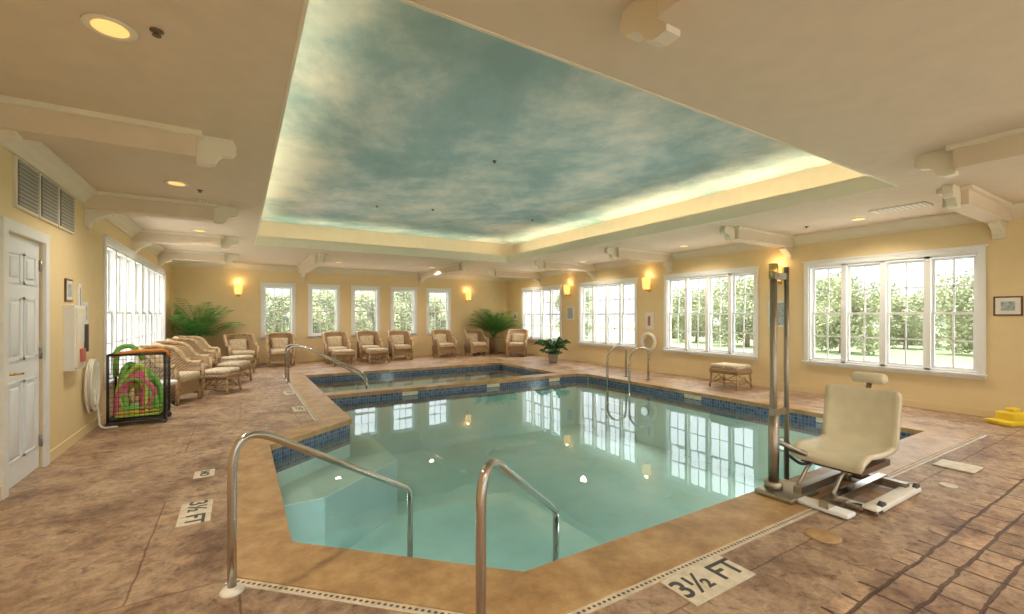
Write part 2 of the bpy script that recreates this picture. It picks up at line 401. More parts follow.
wc = [0]
def window(axis, c, inward, u0, u1, z0, z1, ns, cas=0.075, cols=2):
    """c = wall inner face, inward = direction to room (+1/-1)"""
    wc[0] += 1
    b = MB('window_%d' % wc[0], [])
    def bx(a0, a1, zz0, zz1, d0, d1, m='white'):
        lo, hi = sorted((c+inward*d0, c+inward*d1))
        if axis == 'x': b.box((lo, a0, zz0), (hi, a1, zz1), m)
        else: b.box((a0, lo, zz0), (a1, hi, zz1), m)
    # casing
    bx(u0-cas, u0, z0-cas, z1+cas, 0.001, 0.025); bx(u1, u1+cas, z0-cas, z1+cas, 0.001, 0.025)
    bx(u0, u1, z1, z1+cas, 0.001, 0.025); bx(u0, u1, z0-cas, z0, 0.001, 0.025)
    bx(u0-cas-.02, u1+cas+.02, z1+cas, z1+cas+.025, 0.001, 0.04)
    bx(u0-cas-.02, u1+cas+.02, z0-.025, z0+.0, 0.0255, 0.06)
    w = (u1-u0)/ns
    for i in range(ns+1):
        a = u0+i*w; h = 0.035 if 0 < i < ns else 0.02
        bx(max(u0, a-h), min(u1, a+h), z0, z1, -0.14, 0.0)
    bx(u0, u1, z0, z0+.03, -0.14, 0); bx(u0, u1, z1-.03, z1, -0.14, 0)
    zm = (z0+z1)/2
    for i in range(ns):
        a = u0+i*w+0.03; e = a+w-0.06
        for (s0, s1, d) in [(z0+.03, zm+.02, -0.05), (zm-.02, z1-.03, -0.085)]:
            f = 0.035
            bx(a, a+f, s0, s1, d-.03, d); bx(e-f, e, s0, s1, d-.03, d); bx(a+f, e-f, s0, s0+f, d-.03, d); bx(a+f, e-f, s1-f, s1, d-.03, d)
            for k in range(1, cols):
                x = a+f+(e-a-2*f)*k/cols; bx(x-.011, x+.011, s0+f, s1-f, d-.022, d-.008)
            zz = (s0+s1)/2; bx(a+f, e-f, zz-.011, zz+.011, d-.022, d-.008)
            bx(a+f, e-f, s0+f, s1-f, d-.017, d-.014, 'glass')
    return b.done()
for a, e in RW: window('x', XR, -1, a, e, 0.58, 2.27, 4)
for a, e in FW: window('y', YF, -1, a, e, 0.78, 2.24, 1, cols=3)
window('x', XL, 1, LW[0], LW[1], 0.5, 2.36, 8)
for a, e in NW_ADDED: window('y', YB, 1, a, e, 0.2, 2.5, 3)  # added glazing behind the camera, a daylight source for the room

# ------------------------------------------------------------------ ceiling
b = MB('ceiling', [])
zc1 = ZC+0.06
b.box((XL, YB, ZC), (TX0, YF, zc1), 'ceil'); b.box((TX1, YB, ZC), (XR, YF, zc1), 'ceil')
b.box((TX0, YB, ZC), (TX1, TY0, zc1), 'ceil'); b.box((TX0, TY1, ZC), (TX1, YF, zc1), 'ceil')
b.done()
b = MB('trim_cove', [])
def ringbox(x0, y0, x1, y1, t, z0, z1, m, bb):
    bb.box((x0-t, y0-t, z0), (x0, y1+t, z1), m); bb.box((x1, y0-t, z0), (x1+t, y1+t, z1), m)
    bb.box((x0, y0-t, z0), (x1, y0, z1), m); bb.box((x0, y1, z0), (x1, y1+t, z1), m)
ringbox(TX0+.02, TY0+.02, TX1-.02, TY1-.02, 0.02, ZC-.004, ZC+.16, 'trim', b)
ringbox(TX0-.01, TY0-.01, TX1+.01, TY1+.01, 0.05, ZC+.06, ZC+.16, 'trim', b)
ringbox(TX0-.02, TY0-.02, TX1+.02, TY1+.02, 0.07, ZC+.16, ZC+.2, 'trim', b)
b.done()
b = MB('wall_cove', [])
cd = 0.55
ringbox(TX0-cd, TY0-cd, TX1+cd, TY1+cd, 0.06, zc1, ZS, 'ceil', b)
b.done()
b = MB('ceiling_sky_mural', [])
b.box((TX0-cd-.06, TY0-cd-.06, ZS), (TX1+cd+.06, TY1+cd+.06, ZS+.05), 'sky')
b.done()
b = MB('roof', [])
b.box((XL-.15, YB-.15, ZT), (XR+.15, YF+.15, ZT+.1), 'white'); b.done()
# crown moulding
b = MB('trim_crown', [])
def crown_prof(): return [(0, -0.16), (0.02, -0.16), (0.03, -0.12), (0.08, -0.06), (0.12, -0.03), (0.13, 0), (0, 0)]
def crown(axis, c, inward, u0, u1):
    pr = crown_prof(); z = ZC-.001
    if axis == 'x': r = [[(c+inward*(p[0]+.001), u, z+p[1]) for p in pr] for u in (u0, u1)]
    else: r = [[(u, c+inward*(p[0]+.001), z+p[1]) for p in pr] for u in (u0, u1)]
    b.rings(r, 'trim', smooth=False)
crown('x', XL, 1, YB, YF); crown('x', XR, -1, YB, YF); crown('y', YF, -1, XL, XR); crown('y', YB, 1, XL, XR)
b.done()
b = MB('baseboard_all', [])
b.box((XR-.015, YB, 0), (XR-.001, YF, .1), 'wall'); b.box((XL, YF-.015, 0), (XR, YF-.001, .1), 'wall')
b.box((XL+.001, YB, 0), (XL+.015, 4.88, .1), 'wall'); b.box((XL+.001, 5.84, 0), (XL+.015, YF, .1), 'wall'); b.done()

# beams
def beam(name, p0, p1):
    """beam from wall p0 to free end p1 under soffit with scroll bracket end"""
    b = MB(name, [])
    a = Vector((*p0, 0)); c = Vector((*p1, 0)); L_ = (c-a).length; d = (c-a).normalized(); s = Vector((-d.y, d.x, 0)); w = 0.11
    def ext(prof, hw, m):
        r = [[tuple(a+d*x+s*k+Vector((0, 0, ZC-.001+z))) for x, z in prof] for k in (-hw, hw)]
        b.rings(r, m, smooth=False)
    ext([(0, -.2), (L_-.02, -.2), (L_-.02, 0), (0, 0)], w, 'ceil')
    ext([(0, -.04), (L_+.02, -.04), (L_+.02, 0), (0, 0)], w+.04, 'trim')
    # scroll bracket
    pr = [(L_-.02, -.19), (L_-.02, -.23), (L_+.05, -.235), (L_+.10, -.215), (L_+.12, -.17), (L_+.15, -.14), (L_+.22, -.13), (L_+.25, -.10), (L_+.25, -.05), (L_+.23, 0), (L_-.02, 0)]
    ext(pr, 0.045, 'trim')
    # wall bracket
    pr = [(0, -.42), (.03, -.42), (.05, -.36), (.11, -.30), (.19, -.26), (.25, -.235), (.25, -.2), (0, -.2)]
    ext(pr, 0.06, 'trim')
    return b.done()
k = 0
for y in (1.7, 4.4, 7.1, 9.8, 12.5):
    beam('trim_beam_left', (XL, y), (-0.28, y)); beam('trim_beam_right', (XR, y), (6.95, y))
for x in (1.6, 5.3):
    beam('trim_beam_near', (x, YB), (x, 1.3)); beam('trim_beam_far', (x, YF), (x, 11.3))

# ------------------------------------------------------------------ recessed lights
def spot(name, loc, e, col=(1, .87, .70), size=2.7, rad=.07):
    l = bpy.data.lights.new(name, 'SPOT'); l.energy = e; l.color = col; l.spot_size = size; l.spot_blend = 0.9; l.shadow_soft_size = rad
    o = bpy.data.objects.new(name, l); o.location = loc; COL.objects.link(o); return o
b = MB('recessed_ceiling_light', [])
b.lathe([(.075, 0.0), (.078, -.004), (.10, -.010), (.108, -.006), (.11, 0)], (0, 0), 'trim', 28)
b.cyl((0, 0), .074, -.008, -.003, 'canlit', 24)
can = b.done(loc=(-.56, 2.97, ZC-.001))
cans = [(-.56, 2.97)]
for p in [(-.6, 6.1), (-.6, 9.3), (-.6, 12.7), (7.95, 3.0), (7.95, 6.1), (7.95, 9.3), (7.95, 12.7), (2.3, 12.9), (5.0, 12.9), (1.0, -.6), (4.2, -.4), (7.4, -.4), (-.5, -.3)]:  # last four are out of view, added to help light the room
    inst(can, (p[0], p[1], ZC-.001)); cans.append(p)
for p in cans: spot('recessed_lamp', (p[0], p[1], ZC-.03), 115)
b = MB('sprinkler_head', [])
b.lathe([(.03, 0), (.03, -.005), (.012, -.009), (.009, -.02), (.02, -.024), (.02, -.027)], (0, 0), 'frame', 16)
sp = b.done(loc=(-.364, 2.88, ZC-.001))
for p in [(-.4, 6.3, ZC), (2.9, 5.2, ZS), (3.2, 8.2, ZS), (2.2, 8.5, ZS), (5.4, 8.0, ZS), (7.9, 3.7, ZC), (7.6, 7.4, ZC)]: inst(sp, (p[0], p[1], p[2]-.001))
b = MB('ceiling_vent', [])
b.box((-.15, -.3, -.012), (.15, .3, 0), 'trim')
for i in range(9): b.box((-.12, -.27+i*.06, -.014), (.12, -.255+i*.06, -.011), 'grille')
cv = b.done(loc=(7.6, 2.4, ZC-.001)); inst(cv, (-.3, 6.9, ZC-.001), 1.57, .5)

# cove lights (real tubes lying in the trough)
b = MB('cove_light_tube', [])
zt = ZC+.10; q = 0.22
for (p0, p1) in [((TX0-q, TY0), (TX0-q, TY1)), ((TX1+q, TY0), (TX1+q, TY1)), ((TX0, TY0-q), (TX1, TY0-q)), ((TX0, TY1+q), (TX1, TY1+q))]:
    b.tube([(*p0, zt), (*p1, zt)], .012, 'tube', 8)
b.done()
def area(name, loc, rot, sx, sy, e, col):
    l = bpy.data.lights.new(name, 'AREA'); l.shape = 'RECTANGLE'; l.size = sx; l.size_y = sy; l.energy = e; l.color = col
    o = bpy.data.objects.new(name, l); o.location = loc; o.rotation_euler = rot; COL.objects.link(o); return o
wm = (1, .92, .60)
E = 3.4
cx, cy = (TX0+TX1)/2, (TY0+TY1)/2
area('cove_lamp', (TX0-q, cy, zt+.03), (math.pi, 0, 0), .08, 8.6, E*8.6, wm)
area('cove_lamp', (TX1+q, cy, zt+.03), (math.pi, 0, 0), .08, 8.6, E*8.6, wm)
area('cove_lamp', (cx, TY0-q, zt+.03), (math.pi, 0, 0), 6.0, .08, E*6*.6, wm)
area('cove_lamp', (cx, TY1+q, zt+.03), (math.pi, 0, 0), 6.0, .08, E*6*.6, wm)

# underwater fill lights added to brighten the pool (round discs on its walls)
UW = [((2.6, 1.99, -.55), 0), ((4.4, 1.975, -.55), 0), ((6.1, 1.96, -.55), 0), ((6.998, 3.6, -.55), math.pi/2), ((6.998, 6.3, -.55), math.pi/2), ((3.9, 8.5, -.55), 0), ((.252, 4.2, -.55), -math.pi/2)]
b = MB('added_pool_light', [])
b.T = Matrix.Rotation(-math.pi/2, 4, 'X')
b.cyl((0, 0), .11, 0, .012, 'steel', 24); b.cyl((0, 0), .085, .012, .02, 'lens', 24)
ul = b.done(loc=UW[0][0], rot=UW[0][1])
for p, rz in UW[1:]: inst(ul, p, rz)
for p, rz in UW:
    l = bpy.data.lights.new('pool_fill_lamp', 'AREA'); l.shape = 'DISK'; l.size = .16; l.energy = 5.5; l.color = (.95, 1, .95)  # added fill lamp that brightens the pool from below the surface
    o = bpy.data.objects.new('pool_fill_lamp', l); COL.objects.link(o)
    d = Vector((-math.sin(rz), math.cos(rz), 0)); o.location = Vector(p)+d*.03
    o.rotation_euler = d.to_track_quat('-Z', 'Y').to_euler()

# ------------------------------------------------------------------ door
b = MB('door_1', [])
y0, y1 = 4.97, 5.75
b.box((XL-.06, y0+.004, .01), (XL-.02, y1-.004, 2.05), 'doorw')
for (a, e) in [(y0+.1, y0+.36), (y1-.36, y1-.1)]:
    for z0, z1 in [(.2, .85), (1.02, 1.55), (1.66, 1.92)]:
        b.box((XL-.02, a, z0), (XL-.012, e, z0+.02), 'doorw'); b.box((XL-.02, a, z1-.02), (XL-.012, e, z1), 'doorw')
        b.box((XL-.02, a, z0), (XL-.012, a+.02, z1), 'doorw'); b.box((XL-.02, e-.02, z0), (XL-.012, e, z1), 'doorw')
        b.rbox((XL-.03, a+.05, z0+.05), (XL-.008, e-.05, z1-.05), 'doorw', .01, 2)
for a, e in [(y0-.09, y0), (y1, y1+.09)]: b.box((XL+.001, a, 0), (XL+.025, e, 2.15), 'white')
b.box((XL+.001, y0, 2.06), (XL+.025, y1, 2.15), 'white')
for z in (.25, 1.05, 1.85): b.cyl((XL-.012, y1-.01), .012, z-.05, z+.05, 'steel2', 10)
b.T = Matrix.Translation((XL-.02, y0+.08, .93)) @ Matrix.Rotation(math.pi/2, 4, 'Y')
b.cyl((0, 0), .03, 0, .012, 'brass'); b.cyl((0, 0), .012, 0, .05, 'brass'); b.T = Matrix.Identity(4)
b.tube([(XL+.035, y0+.08, .93), (XL+.045, y0+.10, .93), (XL+.045, y0+.19, .925)], .010, 'brass')
b.done()

# vent on left wall
b = MB('wall_vent_grille', [])
for i in range(3):
    a = 5.12+i*.49; e = a+.47
    b.box((XL+.001, a, 2.27), (XL+.02, e, 2.68), 'trim')
    b.box((XL+.02, a+.03, 2.295), (XL+.022, e-.03, 2.66), 'dark')
    for j in range(11):
        z = 2.295+j*.034
        b.box((XL+.022, a+.03, z), (XL+.032, e-.03, z+.024), 'grille')
b.done()
# wall case with phone
b = MB('emergency_phone_box', [])
b.box((XL+.001, 6.3, .82), (XL+.09, 6.68, 1.5), 'white'); b.box((XL+.09, 6.33, .85), (XL+.1, 6.65, 1.47), 'trim')
b.box((XL+.1, 6.37, 1.1), (XL+.102, 6.61, 1.42), 'paper'); b.box((XL+.1, 6.42, .9), (XL+.12, 6.56, 1.04), 'red')
b.box((XL+.1, 6.58, 1.0), (XL+.13, 6.62, 1.3), 'dark')
b.done()
def frame(name, axis, c, inward, u, z, w, h, inner='paperb', fr='frame', mat=0.03):
    b = MB(name, [])
    def bx(a0, a1, z0, z1, d0, d1, m):
        lo, hi = sorted((c+inward*d0, c+inward*d1))
        if axis == 'x': b.box((lo, a0, z0), (hi, a1, z1), m)
        else: b.box((a0, lo, z0), (a1, hi, z1), m)
    bx(u-w/2, u+w/2, z-h/2, z+h/2, .001, .015, fr)
    bx(u-w/2+.02, u+w/2-.02, z-h/2+.02, z+h/2-.02, .015, .017, 'paper')
    bx(u-w/2+.02+mat, u+w/2-.02-mat, z-h/2+.02+mat, z+h/2-.02-mat, .017, .018, inner)
    return b.done()
frame('picture_frame', 'x', XL, 1, 6.45, 1.66, .22, .24)
frame('notice_sign', 'x', XL, 1, 7.02, 1.42, .2, .26, 'paperb', 'white')
frame('notice_sign', 'x', XL, 1, 7.02, 1.14, .16, .14, 'red', 'white')
frame('notice_sign', 'x', XL, 1, 6.82, 1.6, .12, .3, 'dark', 'white')
frame('picture_frame', 'x', XR, -1, 1.62, 1.52, .27, .26, 'paperb', 'frame', .05)
frame('pool_rules_poster', 'x', XR, -1, 4.6, 1.42, .36, .5, 'paperb', 'paper', .02)
frame('warning_sign', 'x', XR, -1, 7.72, 1.25, .26, .42, 'red', 'paper', .07)
frame('notice_sign', 'x', XR, -1, 10.85, 1.45, .36, .42, 'paperb', 'paper', .03)
frame('notice_sign', 'x', XR, -1, 14.1, 1.35, .3, .3, 'red', 'paper', .07)

# hose coil on the left wall
b = MB('coiled_hose', [])
for k in range(7):
    pts = []
    for t in range(28):
        a = 2*math.pi*t/28; r1 = .13+.012*k
        pts.append((XL+.04+.02*(k % 3), 7.1+r1*math.cos(a)*(1+.05*math.sin(k)), .62+(.24+.012*k)*math.sin(a)-.01*k))
    b.tube(pts, .012, 'hose', 8, closed=True)
b.box((XL+.001, 7.06, .78), (XL+.11, 7.14, .83), 'white')
b.tube(fillet([(XL+.05, 7.2, .5), (XL+.08, 7.25, .2), (XL+.1, 7.2, .02), (XL+.25, 7.28, .014)], .08), .012, 'hose', 8)
b.done()
# life ring on right wall
b = MB('life_ring', [])
pts = [(XR-.06, 7.7+.2*math.cos(2*math.pi*t/32), .72+.2*math.sin(2*math.pi*t/32)) for t in range(32)]
b.tube(pts, .045, 'hose', 12, closed=True)
b.done()

# sconces
def sconce(axis, c, inward, u, z):
    b = MB('wall_sconce', [])
    b.T = Matrix.Translation((u, c, z)) if axis == 'y' else Matrix.Translation((c, u, z)) @ Matrix.Rotation(-math.pi/2 if inward < 0 else math.pi/2, 4, 'Z')
    b.box((-.05, -.02, -.2), (.05, -.002, .02), 'brass')
    b.tube([(0, -.02, -.15), (0, -.08, -.17), (0, -.1, -.13)], .01, 'brass')
    b.lathe([(.05, -.15), (.08, -.13), (.10, .0), (.10, .14), (.09, .15), (.06, .15)], (0, -.12), 'sconce', 20)
    b.lathe([(.03, -.18), (.06, -.15), (.06, -.14)], (0, -.12), 'brass', 16)
    o = b.done()
    l = bpy.data.lights.new('sconce_bulb', 'POINT'); l.energy = 2.5; l.color = (1, .68, .32); l.shadow_soft_size = .03
    lo = bpy.data.objects.new('sconce_bulb', l)
    lo.location = (c+inward*.12, u, z+.19) if axis == 'x' else (u, c+inward*.12, z+.19); COL.objects.link(lo)
sconce('y', YF, -1, -.05, 2.12); sconce('y', YF, -1, 7.05, 2.08)
for y in (4.58, 7.72, 10.88): sconce('x', XR, -1, y, 2.18)

# ------------------------------------------------------------------ handrails at the entry steps
def rail(name, base, end, top=0.86, endz=.09):
    b = MB(name, [])
    B = Vector((*base, 0)); Eo = Vector((*end, 0)); d = (Eo-B).normalized(); L_ = (Eo-B).length
    T = B+Vector((0, 0, top)); En = Eo+Vector((0, 0, endz+.02)); dn = (En-T).normalized()
    A = B+Vector((0, 0, top-.26)); C = T+dn*.26
    P = [B+Vector((0, 0, .0)), B+Vector((0, 0, .3))]
    for k in range(13):
        t = k/12; P.append(A*(1-t)**3+(A+Vector((0, 0, .19)))*3*t*(1-t)**2+(C-dn*.16)*3*t*t*(1-t)+C*t**3)
    P += fillet([C+dn*.05, En, Eo+Vector((0, 0, -.39))], .05, 6)
    b.tube(P, .021, 'steel', 16)
    b.lathe([(.055, 0), (.055, .008), (.045, .02), (.03, .026), (.022, .03)], (B.x, B.y), 'hose', 24)
    return b.done()
rail('pool_handrail', (-.036, 2.657), (1.07, 3.2))
rail('pool_handrail', (.818, 1.578), (1.777, 2.354))
# spa rails
def spa_rail(p0, p1, h=.75, e=.35):
    b = MB('pool_handrail', [])
    B = Vector((*p0, 0)); Eo = Vector((*p1, 0)); d = (Eo-B).normalized(); L_ = (Eo-B).length
    b.tube(fillet([B, B+Vector((0, 0, h)), B+d*.35+Vector((0, 0, h)), Eo+Vector((0, 0, .1)), Eo+Vector((0, 0, -.5))], .18, 8), .02, 'steel', 12)
    b.cyl((B.x, B.y), .05, 0, .02, 'steel2'); b.done()
spa_rail((.85, 10.95), (2.35, 9.9)); spa_rail((.85, 10.3), (2.2, 9.3))
b = MB('pool_ladder', [])
for y in (6.65, 7.3):
    b.tube(fillet([(7.5, y, 0), (7.5, y, .68), (7.15, y, .72), (6.93, y, .5), (6.93, y, -.9)], .2, 8), .022, 'steel', 12)
    b.cyl((7.5, y), .05, 0.0, .02, 'steel2')
for z in (-.3, -.55, -.8): b.box((6.9, 6.65, z), (6.97, 7.3, z+.03), 'plastic')
b.done()

# ------------------------------------------------------------------ pool lift
b = MB('pool_lift_chair', [])
b.tube([(3.55, 1.9, .02), (3.55, 1.9, 1.75)], .026, 'steel2', 16)
b.tube([(3.55, 1.9, .1), (3.55, 1.9, .62)], .038, 'steel2', 16)
b.tube([(3.70, 1.88, .1), (3.70, 1.88, 1.78)], .019, 'steel2', 14)
b.box((3.52, 1.87, 1.68), (3.72, 1.92, 1.73), 'steel2'); b.box((3.52, 1.87, .62), (3.72, 1.92, .67), 'steel2')
b.tube([(3.55, 1.9, 1.70), (3.55, 1.9, 1.80)], .034, 'brass', 14)
b.tube(fillet([(3.70, 1.88, .3), (3.8, 1.8, .2), (3.9, 1.75, .3)], .1), .012, 'black', 8)
b.rbox((3.42, 1.70, .013), (3.82, 1.98, .05), 'steel2', .01, 2)
b.cyl((3.55, 1.9), .065, .05, .11, 'steel2')
# base frame
b.box((3.5, 1.5, .04), (4.5, 1.56, .1), 'steel'); b.box((3.6, 1.72, .04), (4.5, 1.78, .1), 'steel2')
b.box((4.4, 1.35, .03), (4.46, 1.85, .09), 'steel2')
b.rbox((3.5, 1.38, .013), (3.62, 1.72, .045), 'white', .01, 2)
b.rbox((3.74, 1.30, .013), (4.55, 1.40, .06), 'hose', .015, 2)
b.rbox((3.74, 1.30, .013), (3.84, 1.5, .05), 'steel', .01, 2)
for p in [(3.86, 1.34), (4.5, 1.34), (4.5, 1.8)]:
    b.T = Matrix.Translation((p[0], p[1]-.02, .045)) @ Matrix.Rotation(math.pi/2, 4, 'X')
    b.cyl((0, 0), .04, -.015, .015, 'dark', 18); b.T = Matrix.Identity(4)
# pedestal
b.tube([(4.12, 1.64, .08), (4.18, 1.66, .27)], .035, 'steel2', 12)
b.tube([(3.72, 1.86, .34), (4.1, 1.72, .2), (4.35, 1.66, .22)], .022, 'steel2', 12)
b.tube([(3.56, 1.88, .42), (4.0, 1.78, .22), (4.4, 1.7, .2)], .02, 'steel2', 12)
# seat: moulded L-shaped shell
rings = []
W = .235; yc = 1.66
prof = [(3.86, .235), (3.875, .275), (3.95, .295), (4.1, .28), (4.28, .275), (4.38, .29), (4.425, .325), (4.445, .40), (4.475, .56), (4.50, .70), (4.505, .75), (4.507, .785)]
for i, (x, z) in enumerate(prof):
    w = W*(1.04 if i < 6 else 1.10) * (0.93 if i in (0, len(prof)-1) else 1)
    t0 = Vector(prof[max(i-1, 0)]); t1 = Vector(prof[min(i+1, len(prof)-1)]); tg = (t1-t0).normalized(); nn = Vector((-tg.y, tg.x))
    row = []; th = .03
    for j in range(13):
        s_ = -1+2*j/12; lift = .05*abs(s_)**3
        row.append((x+nn.x*(lift+th), yc+w*s_, z+nn.y*(lift+th)))
    for j in range(12, -1, -1):
        s_ = -1+2*j/12; lift = .05*abs(s_)**3
        row.append((x+nn.x*lift-nn.x*.01, yc+w*s_*1.03, z+nn.y*lift-nn.y*.01))
    rings.append(row)
b.rings(rings, 'plastic')
b.box((3.9, 1.45, .21), (4.4, 1.87, .255), 'frame')
b.rbox((4.68, 1.58, .80), (4.78, 1.84, .89), 'plastic', .035, 3)
b.tube([(4.54, 1.7, .5), (4.73, 1.7, .83)], .02, 'steel', 10)
b.box((4.52, 1.45, .3), (4.55, 1.87, .5), 'steel2')
b.tube(fillet([(3.95, 1.55, .25), (3.80, 1.55, .2), (3.66, 1.55, .06)], .06), .014, 'steel2', 10)
b.tube(fillet([(3.95, 1.78, .25), (3.80, 1.78, .2), (3.66, 1.78, .08)], .06), .014, 'steel2', 10)
b.done()
b = MB('deck_cover_plate', []); b.rbox((5.5, 1.22, .001), (5.78, 1.5, .014), 'marker', .005, 2); b.done()
b = MB('deck_cover_plate', []); b.lathe([(.10, 0), (.10, .006), (.08, .01)], (3.15, 1.38), 'coping', 24); b.done()
b = MB('deck_cover_plate', []); b.lathe([(.06, 0), (.06, .006), (.05, .01)], (4.95, 1.25), 'marker', 24); b.done()

# ------------------------------------------------------------------ depth markers
def marker(loc, rot, txt='3½ FT', w=.5, h=.22, size=.2, z=0.001):
    e = MB('depth_marker', []); nsp = 3 if w > .3 else 1
    for i in range(nsp):
        ww = w/nsp
        e.box((-w/2+i*ww+.002, -h/2, 0), (-w/2+(i+1)*ww-.002, h/2, .006), 'marker')
    o = e.done(loc=(loc[0], loc[1], z), rot=rot)
    cu = bpy.data.curves.new('marker_text', 'FONT'); cu.body = txt; cu.size = size; cu.align_x = 'CENTER'; cu.align_y = 'CENTER'; cu.extrude = .0008; cu.offset = .003
    cu.materials.append(M['dark'])
    t = bpy.data.objects.new('marker_text', cu); t.parent = o; t.location = (0, 0, .0075); COL.objects.link(t)
marker((2.12, 1.47), 0, size=.185)
marker((-.27, 3.85), -math.pi/2, w=.42, h=.19, size=.155)
marker((-.27, 4.75), -math.pi/2, 'NO', .2, .15, .09)
marker((.74, 7.3), -math.pi/2, '3 FT', .4, .16, .13); marker((.74, 8.9), -math.pi/2, '3 FT', .4, .16, .13)

# tile depth marks on the pool wall (flat signs in the waterline tile)
b = MB('waterline_marker', [])
for y in (2.8, 5.0): b.box((6.985, y, -.12), (6.999, y+.35, -.055), 'marker')
for x in (2.6, 4.4, 6.0): b.box((x, 8.205, -.12), (x+.3, 8.219, -.055), 'marker')
b.done()

# ------------------------------------------------------------------ wicker furniture
def wicker_chair():
    b = MB('wicker_armchair', [])
    # faces -Y locally (front at y=-.36)
    def U(t, r=0):
        a = 0.31+r; c = 0.30+r
        if t < .28: return Vector((-a, -.34+t/.28*.40, 0))
        if t > .72: return Vector((a, .06-(t-.72)/.28*.40, 0))
        th = math.pi*(t-.28)/.44; return Vector((-a*math.cos(th), .06+c*math.sin(th), 0))
    def H(t):
        x = abs(t-.5)*2
        return .88-.05*x if x < .3 else (.60+.265*(0.5+0.5*math.cos(math.pi*min(1, (x-.3)/.45))))
    nT = 44; rows = []
    for i in range(nT+1):
        t = i/nT; h = H(t); fl = .05
        o0 = U(t, .0); o1 = U(t, fl); i1 = U(t, fl-.05); i0 = U(t, -.05)
        lo = .10
        rows.append([(o0.x, o0.y, lo), (o0.x, o0.y, .4), (o1.x, o1.y, h), (i1.x, i1.y, h), (i0.x, i0.y, .4), (i0.x, i0.y, lo)])
    b.rings(rows, 'wicker')
    b.tube([tuple(U(i/nT, .025)+Vector((0, 0, H(i/nT)))) for i in range(nT+1)], .038, 'rattan', 10)
    for t in (0.0, 1.0):
        p = U(t, .0); b.tube([(p.x, p.y, .02), (p.x, p.y-.02, .35), (p.x*1.07, p.y, .6)], .03, 'rattan', 8)
    b.box((-.27, -.34, .14), (.27, .3, .36), 'wicker')
    b.tube([(-.31, -.35, .36), (.31, -.35, .36)], .025, 'rattan', 8)
    b.rbox((-.26, -.37, .36), (.26, .24, .47), 'cushion', .045, 3)
    b.T = Matrix.Translation((0, .22, .62)) @ Matrix.Rotation(-.2, 4, 'X')
    b.rbox((-.22, -.05, -.17), (.22, .06, .14), 'cushion', .05, 3); b.T = Matrix.Identity(4)
    for x in (-.27, .27):
        for y in (-.32, .22): b.tube([(x, y, 0), (x, y, .2)], .025, 'rattan', 8)
    return b
def wicker_ottoman():
    b = MB('wicker_ottoman', [])
    b.rbox((-.29, -.24, .26), (.29, .24, .36), 'wicker', .04, 3)
    b.rbox((-.27, -.22, .35), (.27, .22, .43), 'cushion', .035, 3)
    for x in (-.25, .25):
        for y in (-.2, .2): b.tube([(x*1.08, y*1.08, 0), (x, y, .28)], .02, 'rattan', 8)
    for y in (-.2, .2):
        b.tube([(-.25, y, .08), (0, y, .22), (.25, y, .08)], .011, 'rattan', 6); b.tube([(-.26, y, .1), (.26, y, .1)], .011, 'rattan', 6)
    for x in (-.25, .25):
        b.tube([(x, -.2, .08), (x, 0, .22), (x, .2, .08)], .011, 'rattan', 6); b.tube([(x, -.21, .1), (x, .21, .1)], .011, 'rattan', 6)
    return b
ch = wicker_chair().done(loc=(.95, 13.85, 0))
for x, y, r in [(2.4, 13.9, 0), (3.35, 13.95, 0), (4.3, 13.9, 0), (5.8, 13.95, 0), (6.95, 13.85, 0), (8.1, 12.9, -.7), (.0, 13.75, .25),
                (-1.0, 9.0, 1.1), (-.95, 10.3, 1.15), (-.9, 11.5, 1.1), (-.9, 12.7, 1.0)]:
    inst(ch, (x, y, 0), r)
ot = wicker_ottoman().done(loc=(2.45, 13.05, 0))
for x, y, r in [(3.4, 13.1, 0), (-.3, 9.6, 1.2), (-.1, 10.9, 1.2), (-.05, 12.4, .9)]:
    inst(ot, (x, y, 0), r)
inst(ot, (8.1, 5.15, 0), math.pi/2, 1.05)
b = MB('side_table', [])
b.lathe([(.20, .40), (.21, .41), (.21, .43), (.20, .44)], (0, 0), 'white', 28)
for a in range(3):
    t = a*2.1+.4; b.tube([(.03*math.cos(t), .03*math.sin(t), .40), (.05*math.cos(t), .05*math.sin(t), .2), (.2*math.cos(t), .2*math.sin(t), .0)], .013, 'white', 8)
b.done(loc=(-1.0, 8.15, 0))

# ------------------------------------------------------------------ pool toy cart
b = MB('pool_noodle_cart', [])
x0, x1, y0, y1 = -1.40, -.84, 7.3, 7.72
def bar(p, q_, r=.012, m='black'): b.tube([p, q_], r, m, 8)
z0, z1 = .08, .90
for x in (x0, x1):
    for y in (y0, y1): bar((x, y, .05), (x, y, z1), .015)
for z in (z0, z1):
    bar((x0, y0, z), (x1, y0, z), .015); bar((x0, y1, z), (x1, y1, z), .015); bar((x0, y0, z), (x0, y1, z), .015); bar((x1, y0, z), (x1, y1, z), .015)
for i in range(1, 11):
    x = x0+(x1-x0)*i/11; bar((x, y0, z0), (x, y0, z1), .002); bar((x, y1, z0), (x, y1, z1), .002)
for i in range(1, 8):
    y = y0+(y1-y0)*i/8; bar((x0, y, z0), (x0, y, z1), .002); bar((x1, y, z0), (x1, y, z1), .002)
for i in range(1, 14):
    z = z0+(z1-z0)*i/14; bar((x0, y0, z), (x1, y0, z), .002); bar((x1, y0, z), (x1, y1, z), .002)
b.box((x0, y0, z0), (x1, y1, z0+.01), 'black')
for x in (x0, x1):
    for y in (y0, y1):
        b.T = Matrix.Translation((x, y, .03)) @ Matrix.Rotation(math.pi/2, 4, 'X'); b.cyl((0, 0), .03, -.012, .012, 'dark', 14); b.T = Matrix.Identity(4)
rnd = random.Random(5)
cols = ['green', 'pink', 'lime', 'pink', 'orange', 'green', 'pink', 'lime', 'orange', 'pink', 'green', 'lime', 'pink', 'pink', 'green', 'pink']
